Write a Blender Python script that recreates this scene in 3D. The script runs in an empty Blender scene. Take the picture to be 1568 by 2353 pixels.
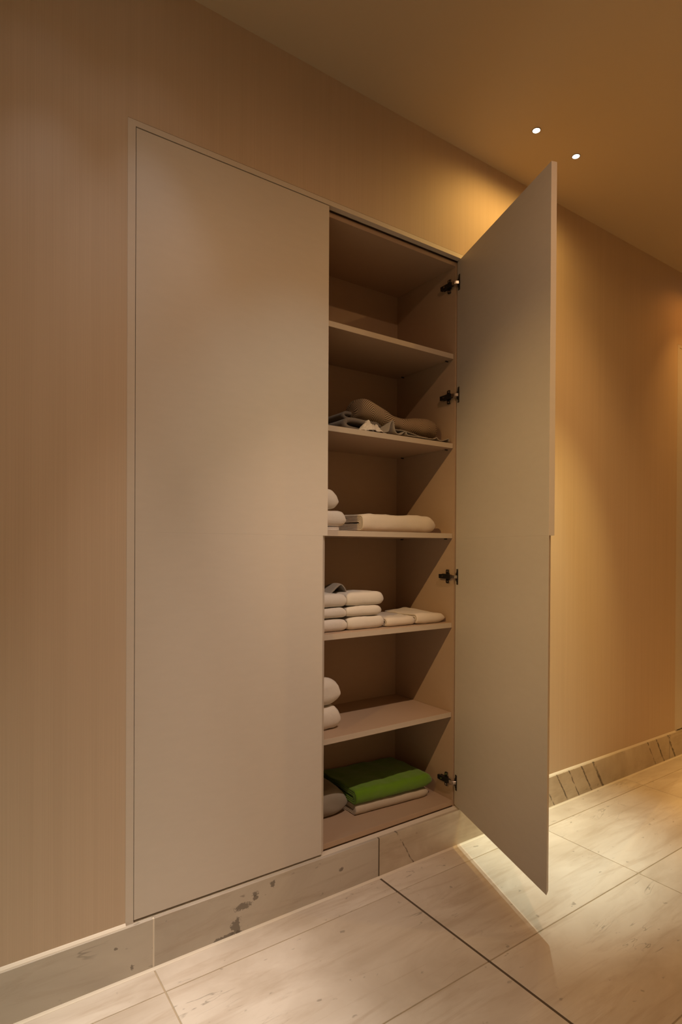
import bpy, math, random
from mathutils import Vector, noise as mnoise

C = bpy.context.scene
COL = C.collection
random.seed(7)

# ------------------------------------------------------------------ camera
cam_d = bpy.data.cameras.new('camera'); cam = bpy.data.objects.new('camera', cam_d); COL.objects.link(cam)
F_PX, CX, CY = 1355.04, 846.2, 1266.6
YAW, PITCH, ROLL = 0.6269, -0.0057, 0.0055
cam_d.sensor_fit = 'VERTICAL'; cam_d.sensor_height = 36.0
cam_d.lens = F_PX / 2353.0 * 36.0
cam_d.shift_x = (784.0 - CX) / 2353.0
cam_d.shift_y = (CY - 1176.5) / 2353.0
cam_d.clip_start = 0.02
cam.location = (0, -1.5915, 1.1104)
fwd = Vector((math.sin(YAW) * math.cos(PITCH), math.cos(YAW) * math.cos(PITCH), math.sin(PITCH)))
rgt = Vector((math.cos(YAW), -math.sin(YAW), 0)); up = rgt.cross(fwd)
cr, sr = math.cos(ROLL), math.sin(ROLL)
r2 = rgt * cr + up * sr; u2 = up * cr - rgt * sr
from mathutils import Matrix
cam.matrix_world = Matrix(((r2.x, u2.x, -fwd.x, 0), (r2.y, u2.y, -fwd.y, -1.5915), (r2.z, u2.z, -fwd.z, 1.1104), (0, 0, 0, 1)))
C.camera = cam

# ------------------------------------------------------------------ world, exposure, lights
w = bpy.data.worlds.new('world'); C.world = w; w.use_nodes = True
w.node_tree.nodes['Background'].inputs[0].default_value = (0.02, 0.015, 0.01, 1)
w.node_tree.nodes['Background'].inputs[1].default_value = 0.2
C.view_settings.view_transform = 'Standard'; C.view_settings.look = 'None'
C.view_settings.exposure = 0.0; C.view_settings.gamma = 1.0
C.view_settings.use_curve_mapping = False

H = 2.6                                     # ceiling height
# every ceiling fixture: x, y, then its emitters (R, G, B in units of 30 W, cone in degrees, aim offset x, y for a drop of 2.6 m)
LAMPS = [
    (1.716, -0.231, [((0.210, 0.125, 0.035), 176, 0, 0), ((2.85, 3.15, 2.6), 31, 0, 0.08)]),
    (1.950, -0.231, [((0.210, 0.125, 0.035), 176, 0, 0), ((2.85, 3.15, 2.6), 31, 0, 0.08)]),
    (0.199, -0.231, [((0.130, 0.140, 0.155), 46, 0, 0.30), ((0.015, 0.015, 0.015), 80, 0, 0.35)]),
    (0.433, -0.231, [((0.130, 0.140, 0.155), 46, 0, 0.30), ((0.015, 0.015, 0.015), 80, 0, 0.35), ((4.6, 3.8, 3.2), 28, -0.12, -0.10), ((0.9, 0.75, 0.62), 40, 0.05, -0.25)]),
    (3.233, -0.231, [((0.50, 0.25, 0.06), 72, 0, 0.1), ((0.09, 0.035, 0.006), 150, 0, 0)]),
    (3.467, -0.231, [((0.50, 0.25, 0.06), 72, 0, 0.1), ((0.09, 0.035, 0.006), 150, 0, 0)]),
    (-1.20, -1.200, [((3.1, 3.9, 3.3), 100, 0, 0), ((3.9, 2.45, 0.90), 30, 4.5, 1.5)]),
    (0.930, -1.200, [((1.30, 1.00, 0.85), 36, 0.02, 1.60), ((0.38, 0.48, 0.46), 40, 0, 2.4), ((1.10, 0.65, 0.36), 176, 0, 0), ((0.42, 0.33, 0.26), 40, 0.08, 1.15)]),
    (2.000, -1.200, [((2.84, 2.08, 0.72), 40, 0, 1.85), ((1.12, 0.66, 0.22), 72, -0.25, 2.5)]),
    (3.350, -1.200, [((9.52, 5.3, 1.5), 60, 0, 0)]),
]

# ------------------------------------------------------------------ helpers
def newmesh(name, V, F, mat=None, smooth=False, uvs=None, bevel=0.0, seg=2):
    me = bpy.data.meshes.new(name)
    me.from_pydata(V, [], F)
    if uvs:
        l = me.uv_layers.new(name='UVMap')
        for i, lp in enumerate(me.loops): l.data[i].uv = uvs[lp.vertex_index]
    if bevel > 0:
        import bmesh
        bm = bmesh.new(); bm.from_mesh(me)
        bmesh.ops.recalc_face_normals(bm, faces=bm.faces)
        es = [e for e in bm.edges if len(e.link_faces) == 2 and e.calc_face_angle(0) > 0.5]
        bmesh.ops.bevel(bm, geom=es, offset=bevel, segments=seg, affect='EDGES', profile=0.5, clamp_overlap=True)
        bm.to_mesh(me); bm.free()
    if mat: me.materials.append(mat)
    for p in me.polygons: p.use_smooth = smooth
    me.update()
    return me

class MB:
    def __init__(s): s.V, s.F = [], []
    def box(s, x0, x1, y0, y1, z0, z1):
        b = len(s.V)
        s.V += [(x0,y0,z0),(x1,y0,z0),(x1,y1,z0),(x0,y1,z0),(x0,y0,z1),(x1,y0,z1),(x1,y1,z1),(x0,y1,z1)]
        s.F += [tuple(b+i for i in f) for f in ((0,3,2,1),(4,5,6,7),(0,1,5,4),(1,2,6,5),(2,3,7,6),(3,0,4,7))]
        return s
    def prism(s, pts, axis, a, b_):
        """extrude a 2D polygon along an axis from a to b_"""
        n = len(pts); b = len(s.V)
        def P(p, t):
            if axis == 'x': return (t, p[0], p[1])
            if axis == 'y': return (p[0], t, p[1])
            return (p[0], p[1], t)
        s.V += [P(p, a) for p in pts] + [P(p, b_) for p in pts]
        s.F += [tuple(b+i for i in range(n))[::-1], tuple(b+n+i for i in range(n))]
        s.F += [(b+i, b+(i+1) % n, b+n+(i+1) % n, b+n+i) for i in range(n)]
        return s
    def disc(s, c, r, axis, h, n=20, r2=None):
        r2 = r if r2 is None else r2
        pa = [(c[0]+0*0, 0)]
        b = len(s.V)
        for k, rr in ((0, r), (1, r2)):
            for i in range(n):
                a = 2*math.pi*i/n; u, v = rr*math.cos(a), rr*math.sin(a)
                if axis == 'x': s.V.append((c[0]+h*k, c[1]+u, c[2]+v))
                elif axis == 'y': s.V.append((c[0]+u, c[1]+h*k, c[2]+v))
                else: s.V.append((c[0]+u, c[1]+v, c[2]+h*k))
        s.F += [tuple(b+i for i in range(n)), tuple(b+n+i for i in range(n))[::-1]]
        s.F += [(b+i, b+n+i, b+n+(i+1) % n, b+(i+1) % n) for i in range(n)]
        return s
    def build(s, name, mat, parent=None, bevel=0.0, seg=2, smooth=False):
        me = newmesh(name, s.V, s.F, mat, smooth, bevel=bevel, seg=seg)
        import bmesh
        bm = bmesh.new(); bm.from_mesh(me); bmesh.ops.recalc_face_normals(bm, faces=bm.faces); bm.to_mesh(me); bm.free()
        return link(name, me, parent)

def link(name, me, parent=None):
    o = bpy.data.objects.new(name, me); COL.objects.link(o)
    if parent: o.parent = parent
    return o
def tag(o, label, cat, group=None):
    o['label'] = label; o['category'] = cat
    if group: o['group'] = group
    return o
def thing(name, label, cat, loc=(0,0,0), group=None):
    o = bpy.data.objects.new(name, None); COL.objects.link(o); o.location = loc
    o.empty_display_size = 0.05
    return tag(o, label, cat, group)
def struct(o): o['kind'] = 'structure'; return o

# ------------------------------------------------------------------ materials
def mat(name, col, rough=0.5, spec=0.5, metal=0.0):
    m = bpy.data.materials.new(name); m.use_nodes = True
    b = m.node_tree.nodes['Principled BSDF']
    b.inputs['Base Color'].default_value = (*col, 1); b.inputs['Roughness'].default_value = rough
    b.inputs['Specular IOR Level'].default_value = spec; b.inputs['Metallic'].default_value = metal
    return m, m.node_tree, b
def N(nt, t, **kw):
    n = nt.nodes.new(t)
    for k, v in kw.items(): setattr(n, k, v)
    return n
def ramp(nt, fac, stops):
    r = N(nt, 'ShaderNodeValToRGB'); e = r.color_ramp.elements
    e[0].position, e[0].color = stops[0][0], (*stops[0][1], 1)
    e[1].position, e[1].color = stops[-1][0], (*stops[-1][1], 1)
    for p, c in stops[1:-1]:
        x = e.new(p); x.color = (*c, 1)
    nt.links.new(fac, r.inputs[0]); return r.outputs[0]
def mathn(nt, op, a, b=None, c=None, clamp=False):
    n = N(nt, 'ShaderNodeMath', operation=op); n.use_clamp = clamp
    for i, v in enumerate((a, b, c)):
        if v is None: continue
        if isinstance(v, (int, float)): n.inputs[i].default_value = v
        else: nt.links.new(v, n.inputs[i])
    return n.outputs[0]
def mixc(nt, fac, a, b, mode='MIX'):
    n = N(nt, 'ShaderNodeMix', data_type='RGBA', blend_type=mode)
    for s, v in ((n.inputs[0], fac), (n.inputs[6], a), (n.inputs[7], b)):
        if isinstance(v, (int, float)): s.default_value = v
        elif isinstance(v, tuple): s.default_value = (*v, 1)
        else: nt.links.new(v, s)
    return n.outputs[2]
def noise(nt, vec, scale, detail=3, rough=0.5, dist=0.0):
    n = N(nt, 'ShaderNodeTexNoise'); n.inputs['Scale'].default_value = scale
    n.inputs['Detail'].default_value = detail; n.inputs['Roughness'].default_value = rough
    n.inputs['Distortion'].default_value = dist
    if vec is not None: nt.links.new(vec, n.inputs['Vector'])
    return n.outputs[0]
def mapping(nt, vec, scale=(1,1,1), rot=(0,0,0), loc=(0,0,0)):
    n = N(nt, 'ShaderNodeMapping'); nt.links.new(vec, n.inputs[0])
    n.inputs['Scale'].default_value = scale; n.inputs['Rotation'].default_value = rot; n.inputs['Location'].default_value = loc
    return n.outputs[0]
def bump(nt, b, h, strength, dist):
    n = N(nt, 'ShaderNodeBump'); n.inputs['Strength'].default_value = strength; n.inputs['Distance'].default_value = dist
    nt.links.new(h, n.inputs['Height']); nt.links.new(n.outputs[0], b.inputs['Normal'])
def pos(nt): return N(nt, 'ShaderNodeNewGeometry').outputs['Position']

# wallpaper: fine irregular vertical ribs
def wallpaper(name, c0, c1):
    m, nt, b = mat(name, c0, 0.6, 0.25)
    P = pos(nt)
    fine = noise(nt, mapping(nt, P, (520, 520, 1.2)), 1.0, 2, 0.6)
    mid = noise(nt, mapping(nt, P, (45, 45, 0.35)), 1.0, 3, 0.6)
    s = mathn(nt, 'ADD', mathn(nt, 'MULTIPLY', fine, 0.62), mathn(nt, 'MULTIPLY', mid, 0.38))
    nt.links.new(ramp(nt, s, [(0.36, c0), (0.64, c1)]), b.inputs['Base Color'])
    bump(nt, b, s, 0.3, 0.0007)
    return m
M_wall = wallpaper('wallpaper', (0.585, 0.455, 0.335), (0.635, 0.50, 0.375))

M_ceil, nt, b = mat('ceiling_paint', (0.56, 0.45, 0.31), 0.8, 0.2)
bump(nt, b, noise(nt, pos(nt), 120, 3), 0.1, 0.001)

def lacquer(name, col, rough=0.42, spec=0.35):
    m, nt, b = mat(name, col, rough, spec)
    P = pos(nt)
    n1 = noise(nt, mapping(nt, P, (18, 18, 60)), 1.0, 3)
    c = mixc(nt, n1, tuple(x*0.97 for x in col), tuple(min(1, x*1.03) for x in col))
    nt.links.new(c, b.inputs['Base Color'])
    bump(nt, b, noise(nt, P, 400, 2), 0.08, 0.0004)
    return m
M_door = lacquer('door_lacquer', (0.66, 0.60, 0.535))
M_frame = lacquer('frame_lacquer', (0.67, 0.60, 0.525), 0.45)
M_carc = lacquer('carcass_laminate', (0.47, 0.335, 0.235), 0.5)
M_edge = lacquer('shelf_edge_band', (0.56, 0.47, 0.38), 0.45)

# stone: warm white marble with streaks, spots and (for some skirting) dark diagonal veins
def stone(name, light, dark, veins='soft', spot=None, rough=0.28):
    m, nt, b = mat(name, light, rough, 0.5)
    P = pos(nt); oi = N(nt, 'ShaderNodeObjectInfo')
    off = N(nt, 'ShaderNodeVectorMath', operation='SCALE'); off.inputs[0].default_value = (7.3, 3.1, 5.7)
    nt.links.new(oi.outputs['Random'], off.inputs['Scale'])
    ad = N(nt, 'ShaderNodeVectorMath', operation='ADD'); nt.links.new(P, ad.inputs[0]); nt.links.new(off.outputs[0], ad.inputs[1])
    Q = ad.outputs[0]
    cloud = noise(nt, mapping(nt, Q, (2.2, 5.0, 4.0), (0, 0, 0.45)), 1.0, 5, 0.6, 0.6)
    c = ramp(nt, cloud, [(0.30, dark), (0.62, light)])
    streak = noise(nt, mapping(nt, Q, (3.0, 26.0, 16.0), (0, 0.3, 0.35)), 1.0, 6, 0.65, 0.8)
    c = mixc(nt, ramp(nt, streak, [(0.52, (0,0,0)), (0.78, (0.50,0.50,0.50))]), c, (dark[0]*0.72, dark[1]*0.60, dark[2]*0.48))
    # thin broken veins
    vn = noise(nt, mapping(nt, Q, (1.2, 7.0, 5.0), (0, 0, 0.5)), 1.0, 4, 0.6, 1.6)
    v = mathn(nt, 'ABSOLUTE', mathn(nt, 'SUBTRACT', vn, 0.5))
    v = mathn(nt, 'SUBTRACT', 1.0, mathn(nt, 'MULTIPLY', v, 130.0), clamp=True)
    gate = ramp(nt, noise(nt, Q, 5.5, 2), [(0.58, (0,0,0)), (0.68, (1,1,1))])
    v = mathn(nt, 'MULTIPLY', mathn(nt, 'MULTIPLY', v, gate), 0.5)
    c = mixc(nt, v, c, (0.10, 0.075, 0.05))
    # tiny flecks
    fl = noise(nt, mapping(nt, Q, (28, 40, 40), (0.3, 0.2, 0.5)), 1.0, 2, 0.5)
    c = mixc(nt, ramp(nt, fl, [(0.70, (0,0,0)), (0.76, (0.6,0.6,0.6))]), c, tuple(x*0.45 for x in dark))
    if veins == 'dark':
        sep = N(nt, 'ShaderNodeSeparateXYZ'); nt.links.new(P, sep.inputs[0])
        wob = noise(nt, mapping(nt, P, (14, 1, 30)), 1.0, 5, 0.7)
        u = mathn(nt, 'ADD', mathn(nt, 'ADD', sep.outputs[0], mathn(nt, 'MULTIPLY', sep.outputs[2], 0.62)), mathn(nt, 'MULTIPLY', wob, 0.022))
        tot = None
        for (x0, wd) in ((1.272, .0030), (2.066, .004), (2.16, .0050), (2.245, .0042), (2.34, .0065), (2.43, .0105), (2.90, .0055), (2.985, .0075), (3.10, .010), (3.62, .006), (3.9, .008)):
            d = mathn(nt, 'ABSOLUTE', mathn(nt, 'SUBTRACT', u, x0+0.081+0.011))
            d = mathn(nt, 'SUBTRACT', 1.0, mathn(nt, 'MULTIPLY', d, 1.0/wd), clamp=True)
            tot = d if tot is None else mathn(nt, 'MAXIMUM', tot, d)
        g2 = ramp(nt, noise(nt, mapping(nt, P, (30, 1, 26)), 1.0, 4, 0.7), [(0.38, (0,0,0)), (0.52, (1,1,1))])
        v2 = mathn(nt, 'MULTIPLY', mathn(nt, 'MULTIPLY', tot, 1.8, clamp=True), g2)
        c = mixc(nt, mathn(nt, 'MULTIPLY', v2, 0.88), c, (0.045, 0.034, 0.024))
        # broad soft diagonal clouds
        cl = noise(nt, mapping(nt, P, (9, 1, 9*0.62), (0, 0.5, 0)), 1.0, 3, 0.5)
        c = mixc(nt, ramp(nt, cl, [(0.45, (0,0,0)), (0.70, (0.35,0.35,0.35))]), c, (0.36, 0.26, 0.17))
    for (sx, sz, rx, rz, tilt, thr) in (spot or []):
        q = mapping(nt, P, (1, 0, 1), (0, 0, 0), (-sx, 0, -sz))
        q = mapping(nt, q, (1/rx, 1, 1/rz), (0, tilt, 0))
        ln = N(nt, 'ShaderNodeVectorMath', operation='LENGTH'); nt.links.new(q, ln.inputs[0])
        nz = noise(nt, P, 95, 5, 0.75)
        f = mathn(nt, 'SUBTRACT', mathn(nt, 'ADD', nz, thr), mathn(nt, 'MULTIPLY', ln.outputs['Value'], 0.42))
        f = mathn(nt, 'MULTIPLY', mathn(nt, 'SUBTRACT', f, 0.36), 14.0, clamp=True)
        c = mixc(nt, mathn(nt, 'MULTIPLY', f, 0.72), c, (0.11, 0.09, 0.07))
    nt.links.new(c, b.inputs['Base Color'])
    rr = mathn(nt, 'ADD', mathn(nt, 'MULTIPLY', cloud, 0.15), rough)
    nt.links.new(rr, b.inputs['Roughness'])
    bump(nt, b, cloud, 0.05, 0.0008)
    return m
M_tile = stone('floor_marble', (0.80, 0.735, 0.65), (0.60, 0.52, 0.43), rough=0.42)
M_skirt = stone('shaded_skirting_marble', (0.60, 0.545, 0.47), (0.47, 0.415, 0.35), rough=0.4,  # same stone as the floor, darkened so the skirting's shade is in the colour
    spot=[(0.705, 0.075, 0.030, 0.011, 0.3, 0.26), (0.745, 0.099, 0.018, 0.012, -0.7, 0.12), (0.80, 0.108, 0.014, 0.018, -0.4, 0.12),
          (0.745, 0.087, 0.008, 0.007, 0, 0.3), (0.685, 0.022, 0.020, 0.034, 0.2, 0.20), (0.66, 0.006, 0.05, 0.009, 0, 0.22), (1.045, 0.075, 0.010, 0.009, 0, 0.2), (0.40, 0.027, 0.009, 0.012, 0.2, 0.10), (0.36, 0.088, 0.006, 0.005, 0.2, 0.18)])
M_skirtv = stone('shaded_veined_skirting_marble', (0.66, 0.58, 0.47), (0.47, 0.39, 0.29), veins='dark', rough=0.38)  # real veins; base darker than the floor stone to paint in the skirting's shade
M_grout, _, _ = mat('grout_beige', (0.50, 0.41, 0.29), 0.85)
M_jointd, _, _ = mat('dark_joint', (0.115, 0.085, 0.055), 0.8)
M_seal, _, _ = mat('sealant_white', (0.80, 0.73, 0.62), 0.5)

M_dark, _, _ = mat('dark_nickel', (0.035, 0.030, 0.027), 0.38, 0.5, 0.6)
M_bright, _, _ = mat('bright_nickel', (0.62, 0.58, 0.54), 0.25, 0.5, 1.0)
M_pin, _, _ = mat('shelf_pin_metal', (0.10, 0.09, 0.08), 0.4, 0.5, 0.8)
M_trim, _, _ = mat('lamp_trim', (0.30, 0.24, 0.17), 0.5)
M_lens, nt, b = mat('lamp_lens', (1, 1, 1), 0.4)
b.inputs['Emission Color'].default_value = (1, 0.93, 0.80, 1); b.inputs['Emission Strength'].default_value = 12.0

def terry(name, col, bs=0.5, pile=900):
    m, nt, b = mat(name, col, 0.95, 0.1)
    b.inputs['Sheen Weight'].default_value = 0.25; b.inputs['Sheen Roughness'].default_value = 0.6
    P = pos(nt)
    n1 = noise(nt, P, pile, 2, 0.6); n2 = noise(nt, P, 35, 3)
    c = mixc(nt, n1, tuple(x*0.88 for x in col), tuple(min(1, x*1.06) for x in col))
    c = mixc(nt, mathn(nt, 'MULTIPLY', n2, 0.25), c, tuple(x*0.85 for x in col))
    nt.links.new(c, b.inputs['Base Color'])
    bump(nt, b, mathn(nt, 'ADD', mathn(nt, 'MULTIPLY', n1, 0.6), mathn(nt, 'MULTIPLY', n2, 1.4)), bs, 0.0025)
    return m
M_white = terry('white_terry', (0.78, 0.71, 0.63))
M_linen = terry('white_linen', (0.76, 0.66, 0.55), 0.3)
M_beige = terry('beige_terry', (0.60, 0.51, 0.40))
M_greyt = terry('grey_terry', (0.33, 0.285, 0.23))
M_green = terry('green_terry', (0.125, 0.265, 0.006), 0.5)
M_greyc = terry('grey_cotton', (0.34, 0.29, 0.24), 0.25, 1400)
M_greyd = terry('dark_grey_wool', (0.20, 0.165, 0.135), 0.3, 1200)
M_crump = terry('crumpled_white_cotton', (0.76, 0.68, 0.60), 0.3)

# herringbone weave in UV metres
M_herr, nt, b = mat('herringbone_wool', (0.3, 0.25, 0.2), 0.95, 0.1)
uv = N(nt, 'ShaderNodeUVMap'); sp = N(nt, 'ShaderNodeSeparateXYZ'); nt.links.new(uv.outputs[0], sp.inputs[0])
tri = mathn(nt, 'PINGPONG', sp.outputs[0], 0.040)
wv = mathn(nt, 'ADD', sp.outputs[1], mathn(nt, 'MULTIPLY', tri, 1.25))
fr = mathn(nt, 'PINGPONG', mathn(nt, 'ADD', wv, 2.0), 0.0046)
st = mathn(nt, 'MULTIPLY', mathn(nt, 'SUBTRACT', fr, 0.0026), 900.0, clamp=True)
c = mixc(nt, st, (0.16, 0.115, 0.08), (0.60, 0.43, 0.27))
nt.links.new(c, b.inputs['Base Color'])
bump(nt, b, mathn(nt, 'ADD', st, noise(nt, pos(nt), 900, 2)), 0.4, 0.001)

# ------------------------------------------------------------------ room shell
YB, YF, XL, XR = 0.0, -2.35, -2.3, 6.2
ZS = 0.1315                                # top of the skirting
CABS = [(0.386, 1.619, 2.2107), (3.194, 4.427, 2.2107)]   # outer frame x0, x1, top
m = MB(); x = XL
for (a, b_, zt) in CABS:
    m.box(x, a, 0, 0.10, 0, H); m.box(a, b_, 0, 0.10, zt, H); x = b_
m.box(x, XR, 0, 0.10, 0, H)
struct(m.build('wall_back', M_wall))
struct(MB().box(XL, XR, YF-0.1, YF, 0, H).build('wall_front', M_wall))
struct(MB().box(XL-0.1, XL, YF-0.1, 0.1, 0, H).build('wall_left', M_wall))
struct(MB().box(XR, XR+0.1, YF-0.1, 0.1, 0, H).build('wall_right', M_wall))
struct(MB().box(XL-0.1, XR+0.1, YF-0.1, 0.1, H, H+0.1).build('ceiling', M_ceil))

floor = struct(MB().box(XL-0.1, XR+0.1, YF-0.1, 0.1, -0.06, -0.0022).build('floor', M_grout))
TX, TY, G = 0.7425, 0.3945, 0.0034
X0, Y0 = 0.4545, -0.1120
cols = []; k = -4
while X0 + k*TX < XR: cols.append((X0+k*TX, X0+(k+1)*TX)); k += 1
rows = [(Y0, -0.0125)]; j = 0
while Y0 - j*TY > YF: rows.append((max(YF, Y0-(j+1)*TY), Y0-j*TY)); j += 1
meshes = {}
DJ = X0 + TX                                # the dark movement joint
for (xa, xb) in cols:
    a, b_ = max(xa, XL), min(xb, XR)
    ga = 0.0036 if abs(xa-DJ) < 1e-3 else G/2
    gb = 0.0036 if abs(xb-DJ) < 1e-3 else G/2
    for (ya, yb) in rows:
        wx, wy = b_-a-ga-gb, yb-ya-G
        if wx < 0.02 or wy < 0.02: continue
        key = (round(wx, 4), round(wy, 4))
        if key not in meshes:
            q = MB().box(0, wx, 0, wy, -0.010, 0)
            meshes[key] = newmesh('tile', q.V, q.F, M_tile, bevel=0.0009, seg=1)
        t = link('tile', meshes[key], floor); t.location = (a+ga, ya+G/2, random.uniform(-0.0002, 0.0002))
MB().box(DJ-0.0036, DJ+0.0036, YF, -0.0125, -0.006, -0.0008).build('movement_joint', M_jointd, floor)

base = struct(MB().box(XL, XR, -0.004, 0.0, 0, 0.128).build('baseboard_back', M_grout))
edges = [XL, X0-3*TX, X0-2*TX, X0-TX, X0, DJ, DJ+TX, 3.122, 4.31, 5.30, XR]
for i in range(len(edges)-1):
    a, b_ = edges[i], edges[i+1]
    if b_-a < 0.03: continue
    ga = 0.0024 if abs(a-DJ) < 1e-3 else 0.0022; gb = 0.0024 if abs(b_-DJ) < 1e-3 else 0.0022
    deep = 0.030 if any(c[0] < b_ and c[1] > a for c in CABS) else 0.0
    mt = M_skirtv if a >= DJ-0.01 else M_skirt
    MB().box(a+ga, b_-gb, -0.012, -0.0002, 0.0, ZS).build('skirting_tile', mt, base, bevel=0.0007, seg=1)
MB().box(DJ-0.0026, DJ+0.0026, -0.0112, -0.003, 0, ZS-0.001).build('movement_joint', M_jointd, base)
MB().box(X0-0.0022, X0+0.0022, -0.0112, -0.003, 0, ZS-0.0006).build('joint', M_seal, base)
def bead(x0, x1):
    return MB().prism([(0.0, ZS), (-0.0085, ZS), (-0.0075, ZS+0.0022), (-0.003, ZS+0.0062), (0.0, ZS+0.0072)], 'x', x0, x1)
for a, b_ in ((XL, 0.386), (1.619, 3.194), (4.427, XR)):
    bead(a, b_).build('top_sealant', M_seal, base)
MB().prism([(-0.012, 0), (-0.0210, -0.0012), (-0.0200, 0.0006), (-0.0150, 0.0016), (-0.0125, 0.004), (-0.012, 0.004)], 'x', XL, XR).build('floor_sealant', M_seal, base)
for nm, bx in (('baseboard_front', (XL, XR, YF, YF+0.012)), ('baseboard_left', (XL, XL+0.012, YF, -0.013)), ('baseboard_right', (XR-0.012, XR, YF, -0.013))):
    struct(MB().box(*bx, 0, ZS).build(nm, M_skirt, bevel=0.0008, seg=1))

# ------------------------------------------------------------------ recessed lamps
def lamp(x, y, ems, i):
    lab = ['tiny round ceiling spotlight, the nearer of the two glowing above the open door',
           'tiny round ceiling spotlight, the farther of the two glowing above the open door',
           'tiny recessed ceiling spotlight over the papered wall left of the cabinet',
           'tiny recessed ceiling spotlight over the hinge side of the closed cabinet door',
           'tiny recessed ceiling spotlight before the far cabinet, first of its pair',
           'tiny recessed ceiling spotlight before the far cabinet, second of its pair',
           'ceiling spotlight in mid corridor at the far left, tilted towards the cabinet',
           'ceiling spotlight in mid corridor facing the closed cabinet door',
           'ceiling spotlight in mid corridor facing the wall right of the open door',
           'ceiling spotlight in mid corridor opposite the far cabinet'][i]
    t = thing('ceiling_spotlight', lab, 'light', (x, y, H), 'small recessed ceiling spotlights')
    # trim ring lathe
    V, F, n = [], [], 32
    prof = [(0.0128, 0.0), (0.0128, -0.0012), (0.0145, -0.0018), (0.0165, -0.0010), (0.017, 0.0)]
    for r, z in prof:
        for a in range(n): V.append((r*math.cos(2*math.pi*a/n), r*math.sin(2*math.pi*a/n), z))
    for q in range(len(prof)-1):
        for a in range(n): F.append((q*n+a, q*n+(a+1) % n, (q+1)*n+(a+1) % n, (q+1)*n+a))
    link('trim_ring', newmesh('trim_ring', V, F, M_trim, True), t)
    V = [(0, 0, -0.0022)]; F = []
    for k, (r, z) in enumerate(((0.007, -0.0019), (0.0128, -0.0004))):
        for a in range(n): V.append((r*math.cos(2*math.pi*a/n), r*math.sin(2*math.pi*a/n), z))
    for a in range(n):
        F.append((0, 1+(a+1) % n, 1+a)); F.append((1+a, 1+(a+1) % n, 1+n+(a+1) % n, 1+n+a))
    link('lens', newmesh('lens', V, F, M_lens, True), t)
    for (rgb, size, ax, ay) in ems:
        p = max(rgb)
        L = bpy.data.lights.new('spot', 'SPOT'); L.energy = 30*p; L.color = tuple(c/p for c in rgb)
        L.spot_size = math.radians(size); L.spot_blend = 1.0; L.shadow_soft_size = 0.011
        o = bpy.data.objects.new('lamp_light', L); COL.objects.link(o); o.parent = t
        o.location = (0, 0, -0.018)
        if ax or ay: o.rotation_euler = Vector((ax, ay, -H)).to_track_quat('-Z', 'Y').to_euler()
for i, a in enumerate(LAMPS): lamp(*a, i)

# ------------------------------------------------------------------ built-in cabinets
ZDB, ZDT, ZTR = 0.1385, 2.1915, 1.148       # door bottom / top, height where the finger pull starts
TH = 0.018
def door_mesh(W, mirror=False):
    """closed-door local frame: x 0..W (hinge at 0, free edge at W), y 0 (front) .. TH (back); lower part of the free edge is bevelled to a finger pull"""
    mb = MB(); s = -1 if mirror else 1
    def P(x, y): return (s*x, y)
    mb.prism([P(0,0), P(W,0), P(W,TH), P(0,TH)], 'z', ZTR, ZDT)
    mb.prism([P(0,0), P(W-0.0175,0), P(W,TH-0.0008), P(W,TH), P(0,TH)], 'z', ZDB, ZTR)
    return mb
def make_frame(x0, x1, zt, parent):
    m = MB()
    m.box(x0, x0+0.0195, -0.0006, 0.022, ZS, zt-0.0012)
    m.box(x1-0.0195, x1, -0.0006, 0.022, ZS, zt-0.0012)
    m.box(x0+0.0195, x1-0.0195, -0.0006, 0.022, 2.1943, zt-0.0012)
    return m.build('frame', M_frame, parent)
def carcass(parent, x0, x1, y0, yb):
    t = 0.0155
    a = MB().box(x0-t, x0, y0, yb+0.006, 0.1265, 2.1905).build('side_panel', M_carc, parent)
    a = MB().box(x1, x1+t, y0, yb+0.006, 0.1265, 2.1905).build('side_panel', M_carc, parent)
    MB().box(x0, x1, y0, yb, 2.1745, 2.1900).build('top_panel', M_carc, parent, bevel=0.0004, seg=1)
    MB().box(x0, x1, y0-0.001, yb, 0.1362, 0.1535).build('bottom_panel', M_carc, parent, bevel=0.0004, seg=1)
    MB().box(x0, x1, yb, yb+0.006, 0.1265, 2.1905).build('back_panel', M_carc, parent)
    MB().box(x0, x1, y0+0.006, y0+0.02, 0.1266, 0.1361).build('toe_rail', M_carc, parent)

cab = thing('linen_cabinet', 'tall built-in linen cabinet with one door standing open on shelves of towels', 'cabinet', (0, 0, 0))
XI0, XI1, YC, YBK = 0.405, 1.573, 0.026, 0.375
make_frame(0.386, 1.619, 2.2107, cab)
MB().box(0.386, 1.619, 0.0, 0.026, 0.108, 0.1262).build('threshold', M_frame, cab)
MB().box(0.386, 1.619, -0.0003, 0.0245, 0.1264, ZS).build('sill_strip', M_seal, cab)
carcass(cab, XI0, XI1, YC, YBK)
SHELF = [1.846, 1.508, 1.167, 0.828, 0.488]
for z in SHELF:
    s = MB().box(XI0+0.001, XI1-0.0015, 0.0345, YBK-0.001, z-0.0185, z).build('shelf', M_carc, cab, bevel=0.0006, seg=1)
    MB().box(XI0+0.001, XI1-0.0015, 0.0338, 0.0345, z-0.0183, z-0.0002).build('edge_band', M_edge, s)
    for yy in (0.065, 0.330):
        MB().disc((XI1-0.012, yy, z-0.0212), 0.0026, 'x', 0.0118, 12).build('shelf_pin', M_pin, s)
dl = door_mesh(0.5870).build('door', M_door, cab, bevel=0.0008, seg=2); dl.location = (0.4070, 0, 0)
dl['label'] = 'closed left door'
# the open door
ang = math.pi - 1.2315
W2 = 0.6103
dr = door_mesh(W2, mirror=True)
dr = dr.build('door', M_door, cab, bevel=0.0008, seg=2); dr['label'] = 'open right door'
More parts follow.
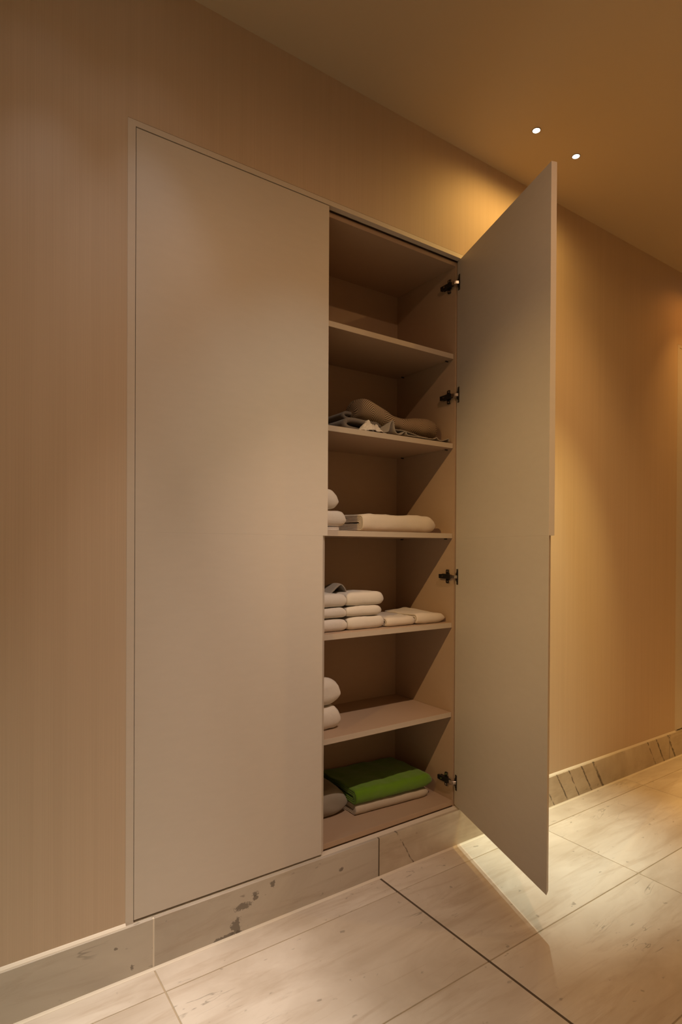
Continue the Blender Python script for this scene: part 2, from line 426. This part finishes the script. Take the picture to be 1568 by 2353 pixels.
# local back face (y=TH) is the inner face: inner hinge corner goes to HC
HC = Vector((1.5796, 0.0226, 0)); rz = math.pi - ang      # rotate by +70.6 degrees about z (free edge swings out)
dr.rotation_euler = (0, 0, rz)
off = Matrix.Rotation(rz, 3, 'Z') @ Vector((0, TH, 0))
dr.location = HC - off
ux = Vector((-math.cos(1.2315), -math.sin(1.2315), 0)); nx = Vector((-ux.y, ux.x, 0)) * 1.0
if nx.x > 0: nx = -nx                                      # inner-face normal (towards camera left)

def wing(h, w0, w1):
    """outline of a hinge cup flange in (across, z)"""
    return [(-w0, -h), (w0, -h), (w0, -h*0.62), (w1, -h*0.40), (w1, h*0.40), (w0, h*0.62), (w0, h), (-w0, h)]
for zi, z in enumerate((2.108, 1.687, 1.003, 0.227)):
    hb = MB()                                              # arm body lying along y on the side panel
    hb.prism([(0.030, -0.0070), (0.044, -0.0085), (0.064, -0.0090), (0.094, -0.0080), (0.095, 0.0080), (0.064, 0.0090), (0.044, 0.0085), (0.030, 0.0070)], 'x', XI1-0.0145, XI1-0.004)
    o = hb.build('hinge', M_dark, cab, bevel=0.0012, seg=2); o.location = (0, 0, z)
    pl = MB().box(XI1-0.0042, XI1-0.0002, 0.046, 0.086, -0.0095, 0.0095)
    pl.prism([(0.0475, -0.0235), (0.0500, -0.026), (0.0620, -0.026), (0.0645, -0.0235), (0.0645, 0.0235), (0.0620, 0.026), (0.0500, 0.026), (0.0475, 0.0235)], 'x', XI1-0.0050, XI1-0.0001)
    pl.build('mounting_plate', M_dark, o, bevel=0.0006, seg=1)
    for dz in (-0.019, 0.019):
        MB().disc((XI1-0.0066, 0.0560, dz), 0.0034, 'x', 0.0018, 14, 0.004).build('screw', M_bright, o)
        MB().box(XI1-0.0056, XI1-0.0008, 0.0462, 0.0473, dz-0.006, dz+0.006).build('plate_edge', M_bright, o)
    MB().disc((XI1-0.0162, 0.073, 0), 0.0032, 'x', 0.0018, 14).build('screw', M_bright, o)
    # flange on the inner face of the door
    fl = MB(); pr = wing(0.0290, 0.0062, 0.0115)
    b0 = len(fl.V)
    cen = HC + ux*0.0175
    for d in (0.0003, 0.0026):
        for (u, zz) in pr:
            P = cen + ux*(-u) + nx*d; fl.V.append((P.x, P.y, zz))
    n = len(pr); fl.F += [tuple(range(n)), tuple(range(2*n-1, n-1, -1))] + [(i, (i+1) % n, n+(i+1) % n, n+i) for i in range(n)]
    fl.build('cup_flange', M_dark, o, bevel=0.0005, seg=1)
    for dz in (-0.0235, 0.0235):
        s_ = MB(); P0 = cen + nx*0.0024
        for k in (0, 1):
            for a in range(12):
                P = P0 + ux*(0.0028*math.cos(a*math.pi/6)) + nx*(0.001*k); s_.V.append((P.x, P.y, dz+0.0028*math.sin(a*math.pi/6)))
        s_.F += [tuple(range(12)), tuple(range(23, 11, -1))] + [(i, (i+1) % 12, 12+(i+1) % 12, 12+i) for i in range(12)]
        s_.build('screw', M_bright, o)
    # bright links between the arm and the cup
    lk = MB()
    A = Vector((XI1-0.0125, 0.033, 0)); B = Vector((XI1-0.0105, 0.016, 0)); Cc = cen + nx*0.002
    for (p, q, hz) in ((A, B, 0.0062), (B + Vector((0.0, -0.0018, 0)), Cc, 0.0056)):
        d = (q-p).normalized(); sd = Vector((-d.y, d.x, 0))*0.0021; b0 = len(lk.V)
        for zz in (-hz, hz):
            for P in (p-sd, q-sd, q+sd, p+sd): lk.V.append((P.x, P.y, zz))
        lk.F += [tuple(b0+i for i in f) for f in ((0,3,2,1),(4,5,6,7),(0,1,5,4),(1,2,6,5),(2,3,7,6),(3,0,4,7))]
    lk.build('link', M_bright, o, bevel=0.0006, seg=1)

cab2 = thing('linen_cabinet', 'matching closed built-in cabinet far along the wall at the right edge', 'cabinet', (0, 0, 0))
make_frame(3.194, 4.427, 2.2107, cab2)
MB().box(3.194, 4.427, -0.0003, 0.026, 0.108, ZS).build('threshold', M_frame, cab2)
carcass(cab2, 3.213, 4.408, YC, YBK)
d2 = door_mesh(0.5935).build('door', M_door, cab2, bevel=0.0008); d2.location = (3.215, 0, 0)
d3 = door_mesh(0.5935, mirror=True).build('door', M_door, cab2, bevel=0.0008); d3.location = (4.406, 0, 0)

# ------------------------------------------------------------------ cloth
def smoothpath(pts, n):
    """Catmull-Rom through 2D points, resampled evenly"""
    P = [Vector((*p, 0)) for p in pts]; P = [2*P[0]-P[1]] + P + [2*P[-1]-P[-2]]; out = []
    for i in range(1, len(P)-2):
        for k in range(12):
            t = k/12; a, b_, c_, d = P[i-1], P[i], P[i+1], P[i+2]
            out.append(0.5*((2*b_)+(c_-a)*t+(2*a-5*b_+4*c_-d)*t*t+(-a+3*b_-3*c_+d)*t*t*t))
    out.append(P[-2]); L = [0]
    for i in range(1, len(out)): L.append(L[-1]+(out[i]-out[i-1]).length)
    res = []; j = 0
    for k in range(n):
        s = L[-1]*k/(n-1)
        while j < len(L)-2 and L[j+1] < s: j += 1
        f = (s-L[j])/max(1e-9, L[j+1]-L[j]); res.append(out[j].lerp(out[j+1], min(1, f)))
    return res, L[-1]
def ribbon(mb, pts, t, place, n=60, rows=24, wob=0.0):
    """thick sheet: 2D path of thickness t swept along a third axis; place(u, v, s) -> xyz, s in 0..1; returns uv list"""
    P, L = smoothpath(pts, n); V0 = len(mb.V); uvs = []
    nor = []
    for i in range(n):
        d = (P[min(n-1, i+1)]-P[max(0, i-1)]).normalized(); nor.append(Vector((-d.y, d.x, 0)))
    ring = []
    for i in range(n): ring.append((P[i]+nor[i]*t/2, L*i/(n-1)))
    dE = (P[-1]-P[-2]).normalized(); ring.append((P[-1]+dE*t*0.4, L))
    for i in reversed(range(n)): ring.append((P[i]-nor[i]*t/2, L*i/(n-1)+0.0))
    dS = (P[0]-P[1]).normalized(); ring.append((P[0]+dS*t*0.4, 0))
    m = len(ring)
    for r in range(rows+1):
        s = r/rows
        for (q, l) in ring:
            X = Vector(place(q.x, q.y, s))
            if wob: X += Vector((mnoise.noise(X*14), mnoise.noise(X*14+Vector((9,3,1))), mnoise.noise(X*14+Vector((2,7,5)))))*wob
            mb.V.append(tuple(X)); uvs.append((s, l))
    for r in range(rows):
        for i in range(m):
            a = V0+r*m+i; b_ = V0+r*m+(i+1) % m
            mb.F.append((a, b_, b_+m, a+m))
    for r in (0, rows):
        o = V0+r*m; f = []
        for i in range(n-1): f.append((o+i, o+m-2-i, o+m-3-i, o+i+1))
        f.append((o+n-1, o+n+1, o+n)); f.append((o, o+m-1, o+m-2))
        mb.F += [q if r else q[::-1] for q in f]
    return uvs
def cloth_obj(name, mb, mat_, label, cat, group=None, uvs=None, parent=None, sub=0):
    me = newmesh(name, mb.V, mb.F, mat_, True, uvs)
    import bmesh
    bm = bmesh.new(); bm.from_mesh(me); bmesh.ops.recalc_face_normals(bm, faces=bm.faces); bm.to_mesh(me); bm.free()
    o = link(name, me, parent)
    if label:
        tag(o, label, cat, group)
        xs = [v.co.x for v in me.vertices]; ys = [v.co.y for v in me.vertices]; zs = [v.co.z for v in me.vertices]
        b0 = Vector(((min(xs)+max(xs))/2, (min(ys)+max(ys))/2, min(zs)))
        me.transform(Matrix.Translation(-b0)); o.location = b0
    return o
def folded(name, x0, x1, y0, z0, h, depth, mat_, label, group, layers=2, rL=0.15, rR=1.0, seed=0, wob=0.003, dip=0.0, yaw=0.0, blunt=0.55, tend=0.035, cat='towel', parent=None):
    """nested U folds, rounded fold at the front; ends (x0 left, x1 right) softened by rL / rR"""
    mb = MB(); hh = h/2; t = hh/(layers+0.35)*0.93
    for k in range(layers):
        rr = hh - t*(k+0.5) - 0.0004*k
        fy = y0 + t*(k+0.5)*0.9
        pts = []
        dk = depth - 0.004*k - (0.006 if k % 2 else 0)
        pts.append((y0+dk, -rr)); pts.append((y0+dk*0.55, -rr)); pts.append((fy+rr*1.3, -rr))
        for a in range(-80, 81, 20):
            ca, sa = math.cos(math.radians(a)), math.sin(math.radians(a))
            pts.append((fy+rr*blunt*1.2*(1-abs(ca)**0.8), math.copysign(abs(sa)**0.75, sa)*rr))
        pts.append((fy+rr*1.3, rr)); pts.append((y0+dk*0.55, rr)); pts.append((y0+dk, rr))
        xc = (x0+x1)/2
        def place(u, v, s, k=k):
            q = min(0.10, 0.3*tend/(x1-x0)); x = x0+(x1-x0)*(s - q*math.sin(2*math.pi*s)/1.0)
            # end rounding
            eL = max(0.0, 1-(x-x0)/tend); eR = max(0.0, 1-(x1-x)/tend)
            sc = 1 - 0.50*rL*(1-math.sqrt(max(0, 1-eL*eL))) - 0.62*rR*(1-math.sqrt(max(0, 1-eR*eR)))
            up_ = (v/hh)
            zc = z0+hh
            vv = v*sc
            nz = mnoise.noise(Vector((x*9+seed*3.1, u*7, seed*1.7)))+0.5*mnoise.noise(Vector((x*24+seed*1.1, u*15, seed*2.7)))
            lift = (0.5+0.5*up_)*((nz-0.6)*wob*2.0 - dip*math.exp(-((x-xc)/0.02)**2))
            # settle the lower edge on what carries it
            zz = zc + vv - (1-sc)*hh*0.25 + lift
            y = u + abs(mnoise.noise(Vector((x*11+seed, v*20, 3.3+seed))))*wob*1.3 + (0.010*(rR*eR**2+rL*eL**2))*(1 if u < y0+0.05 else 0)
            zz += 0.0015*mnoise.noise(Vector((x*40, u*40, seed)))
            zz = max(zz, z0+0.0002)
            y += (x-x0)*yaw
            return (x, y, zz)
        ribbon(mb, pts, t, place, n=52, rows=max(10, int((x1-x0)/0.008)))
    return cloth_obj(name, mb, mat_, label, cat, group, parent=parent)

E = 0.0006
g3, g4 = 'white towels on the third shelf down', 'white towels on the fourth shelf down'
z3 = SHELF[2]+E
folded('folded_towel', 0.80, 1.080, 0.060, z3, 0.0125, 0.22, M_white, 'thin white folded cloth, lowest of the stack behind the closed door on the middle shelf', g3, 2, seed=1, wob=0.0008, rR=0.5, tend=0.012)
folded('folded_towel', 0.80, 1.108, 0.055, z3+0.0135, 0.055, 0.23, M_white, 'plump white towel, middle of the stack on the middle shelf', g3, 2, seed=2, wob=0.002, tend=0.030, rR=1.1)
folded('folded_towel', 0.80, 1.078, 0.055, z3+0.0695, 0.073, 0.22, M_white, 'plump white towel, topmost of the stack on the middle shelf', g3, 2, seed=3, wob=0.003, tend=0.040, rR=1.1)
folded('folded_sheet', 1.178, 1.520, 0.062, z3, 0.064, 0.20, M_linen, 'long cream folded sheet with layered left end on the middle shelf', None, 5, rL=0.25, rR=1.0, seed=4, wob=0.0022, tend=0.05, cat='sheet')
z4 = SHELF[3]+E
yy = 0.066
for k, (h, xr, lab) in enumerate(((0.044, 1.1195, 'bottom'), (0.036, 1.117, 'middle'), (0.046, 1.119, 'top'))):
    zc = z4 + (0, 0.0448, 0.0815)[k]
    folded('folded_towel', 0.84, xr, yy+0.002*k, zc, h, 0.20, M_white, 'white folded towel, %s of the stack half hidden by the closed door, fourth shelf' % lab, g4, 2, seed=10+k, wob=0.0022, rR=0.55, tend=0.03)
    folded('folded_towel', xr+0.002, (1.276, 1.266, 1.280)[k], yy-0.001+0.002*k, zc+0.0006, h, 0.19, M_white, 'white folded towel, %s of the fully visible stack of three on the fourth shelf' % lab, g4, 2, seed=20+k, wob=0.0022, rL=0.55, rR=(0.6, 0.7, 1.0)[k], tend=0.028)
folded('folded_towel', 1.284, 1.415, 0.060, z4, 0.036, 0.18, M_linen, 'low cream folded towel between the stack and the rightmost towel, fourth shelf', g4, 2, seed=31, wob=0.002, rL=0.5, rR=0.6, tend=0.02)
folded('folded_towel', 1.420, 1.563, 0.052, z4, 0.044, 0.20, M_linen, 'low cream folded towel nearest the cabinet side, fourth shelf', g4, 2, seed=32, wob=0.003, rL=0.4, rR=1.0, tend=0.05)
# crumpled cloth on top of the fourth-shelf stack, at the back
mb = MB()
def pk(u, v, s):
    x = 1.07+u; z = v
    return (x, 0.13+0.10*s, z4+0.120+z*(0.5+0.5*math.cos((s-0.3)*2.0)))
ribbon(mb, [(0, 0.0), (0.02, 0.004), (0.045, 0.026), (0.062, 0.036), (0.078, 0.022), (0.090, 0.001), (0.11, 0.0)], 0.004, pk, n=40, rows=12, wob=0.002)
cloth_obj('crumpled_cloth', mb, M_greyc, 'grey crumpled cloth peaking up behind the towel stacks, fourth shelf', 'cloth')
z5 = SHELF[4]+E
folded('folded_towel', 0.84, 1.119, 0.100, z5, 0.080, 0.22, M_white, 'thick white towel, lower of the two on the lowest shelf', 'white towels on the lowest shelf', 2, seed=41, wob=0.003, tend=0.035, rR=0.9)
folded('folded_towel', 0.84, 1.118, 0.098, z5+0.081, 0.100, 0.22, M_white, 'thick white towel, upper of the two on the lowest shelf', 'white towels on the lowest shelf', 2, seed=42, wob=0.004, tend=0.055, rR=1.1)
zf = 0.1535+E
folded('folded_towel', 0.86, 1.190, 0.160, zf, 0.100, 0.190, M_greyt, 'thick grey-brown folded towel on the cabinet floor, left of the green one', 'towels on the cabinet floor', 2, seed=51, wob=0.005, rR=1.1, tend=0.07)
folded('folded_towel', 1.197, 1.525, 0.126, zf, 0.038, 0.225, M_beige, 'beige folded towel under the green towel on the cabinet floor', 'towels on the cabinet floor', 3, seed=52, wob=0.002, rL=0.1, rR=0.6, tend=0.03, yaw=-0.07)
folded('folded_towel', 1.194, 1.540, 0.118, zf+0.0400, 0.055, 0.24, M_green, 'bright green folded towel on the cabinet floor', 'towels on the cabinet floor', 3, seed=53, wob=0.004, rL=0.05, rR=0.9, tend=0.045, yaw=-0.07)

# ---- second shelf: herringbone blanket, plain grey cloth, crumpled white cloth
z2 = SHELF[1]+E
bl = thing('herringbone_blanket', 'rumpled herringbone wool blanket on the second shelf down', 'blanket', (0, 0, 0))
def tube(pts, n=80, m=40):
    """lumpy roll: pts (x, y, zcentre, ry, rz) with super-elliptic section; UV in metres"""
    mb = MB(); uvs = []
    def at(t):
        f = t*(len(pts)-1); i = min(len(pts)-2, int(f)); f -= i
        P = [pts[max(0, i-1)], pts[i], pts[i+1], pts[min(len(pts)-1, i+2)]]
        return [0.5*((2*P[1][k])+(P[2][k]-P[0][k])*f+(2*P[0][k]-5*P[1][k]+4*P[2][k]-P[3][k])*f*f+(-P[0][k]+3*P[1][k]-3*P[2][k]+P[3][k])*f**3) for k in range(5)]
    for i in range(n+1):
        t = i/n; x, y, z, ry, rz = at(t)
        e = min(1.0, t/0.035, (1-t)/0.06); k = math.sqrt(max(0.0, 1-(1-e)**2)); k = max(k, 0.03)
        for j in range(m):
            a = 2*math.pi*j/m + math.pi/2
            ca, sa = math.cos(a), math.sin(a)
            yy_ = y+ry*k*math.copysign(abs(ca)**0.85, ca); zz_ = z+rz*k*math.copysign(abs(sa)**0.85, sa)
            p = Vector((x, yy_, zz_)); p.z += 0.004*mnoise.noise(p*22); p.y += 0.004*mnoise.noise(p*18+Vector((5,5,5)))
            p.z = max(p.z, z2+0.001)
            mb.V.append(tuple(p)); uvs.append((x*1.0, j/m*2*math.pi*0.5*(ry+rz)))
    for i in range(n):
        for j in range(m):
            a = i*m+j; b_ = i*m+(j+1) % m; mb.F.append((a, b_, b_+m, a+m))
    mb.F.append(tuple(range(m))); mb.F.append(tuple(n*m+j for j in range(m))[::-1])
    return mb, uvs
mb, uvs = tube([(1.195, 0.175, z2+0.088, 0.030, 0.026), (1.212, 0.160, z2+0.100, 0.050, 0.036), (1.245, 0.150, z2+0.092, 0.062, 0.040), (1.285, 0.140, z2+0.070, 0.066, 0.036), (1.34, 0.135, z2+0.054, 0.065, 0.031),
                (1.40, 0.135, z2+0.052, 0.068, 0.033), (1.46, 0.135, z2+0.055, 0.072, 0.038), (1.51, 0.140, z2+0.056, 0.072, 0.041), (1.545, 0.145, z2+0.054, 0.060, 0.036)])
o = cloth_obj('herringbone_roll', mb, M_herr, None, None, None, uvs, bl)
# its dark folded underside layers to the left
mb = MB()
ribbon(mb, [(1.50, 0.013), (1.34, 0.013), (1.20, 0.014), (1.150, 0.017), (1.136, 0.030), (1.150, 0.044), (1.20, 0.047), (1.27, 0.040), (1.33, 0.026), (1.39, 0.022)], 0.015,
       lambda u, v, s: (u, 0.120+0.20*s-0.02*math.sin((u-1.13)*9), z2+v+0.0015+0.002*math.sin(u*40)), n=60, rows=14, wob=0.002)
ribbon(mb, [(1.30, 0.072), (1.24, 0.070), (1.19, 0.066), (1.168, 0.068), (1.160, 0.078), (1.172, 0.086), (1.20, 0.086)], 0.011,
       lambda u, v, s: (u, 0.165+0.15*s, z2+v+0.003*math.sin(u*30+s*3)), n=40, rows=12, wob=0.002)
cloth_obj('folded_underside', mb, M_greyd, None, None, None, None, bl)
# plain grey cloth with wavy open edge to the front
mb = MB()
pts = [(1.255, 0.004), (1.268, 0.010), (1.276, 0.034), (1.284, 0.047), (1.293, 0.042), (1.297, 0.022), (1.306, 0.007), (1.325, 0.004), (1.338, 0.014), (1.347, 0.017), (1.352, 0.006), (1.37, 0.004),
       (1.41, 0.003), (1.455, 0.003), (1.485, 0.006), (1.497, 0.013), (1.507, 0.006), (1.525, 0.004), (1.545, 0.011), (1.556, 0.014), (1.560, 0.004)]
ribbon(mb, pts, 0.0030, lambda u, v, s: (u-0.02*s*(1.56-u)/0.3, 0.038+0.040*s+0.005*math.sin(u*30)*(1-s), z2+0.0016+v*(1-0.4*s)), n=150, rows=14)
ribbon(mb, [(1.29, 0.024), (1.31, 0.020), (1.34, 0.021), (1.38, 0.016), (1.42, 0.009), (1.46, 0.007)], 0.0032, lambda u, v, s: (u, 0.050+0.03*s, z2+0.0020+v), n=60, rows=10, wob=0.0005)
cloth_obj('grey_cloth', mb, M_greyc, 'plain grey cloth with wavy hem hanging to the front of the second shelf', 'cloth')
# crumpled white cloth mound
mb = MB(); nx_, ny_ = 46, 30
for j in range(ny_+1):
    for i in range(nx_+1):
        u, v = i/nx_, j/ny_
        x = 1.150+0.108*u; y = 0.040+0.052*v
        hgt = 0.034*math.exp(-((u-0.50)/0.16)**2)+0.027*math.exp(-((u-0.78)/0.10)**2)+0.012*math.exp(-((u-0.3)/0.15)**2)
        hgt *= min(1, (v+0.10)/0.75)
        rdg = abs(mnoise.noise(Vector((u*5+v*2.5, v*4, 1.0))))+0.35*abs(mnoise.noise(Vector((u*14+v*5, v*7, 4.0))))
        z = hgt*(0.75+0.9*rdg)+0.004*rdg
        edge = min(1, u/0.06, (1-u)/0.06)
        mb.V.append((x+0.006*mnoise.noise(Vector((v*6, 1, u))), y+0.008*mnoise.noise(Vector((u*7, 2, v*3))), z2+0.0005+max(0.0006, z*edge)))
for j in range(ny_):
    for i in range(nx_):
        a = j*(nx_+1)+i; mb.F.append((a, a+1, a+nx_+2, a+nx_+1))
o = cloth_obj('white_cloth', mb, M_crump, 'crumpled white cloth tucked under the blanket on the second shelf', 'cloth')
sol = o.modifiers.new('solid', 'SOLIDIFY'); sol.thickness = 0.0012; sol.offset = 1

# put each assembled thing's origin at its own base
def rebase(root, at):
    at = Vector(at); root.location = at
    for ch in root.children: ch.location = ch.location - at
bpy.context.view_layer.update()
rebase(cab, (1.0025, 0.0, ZS)); rebase(cab2, (3.8105, 0.0, ZS)); rebase(bl, (1.35, 0.15, z2))
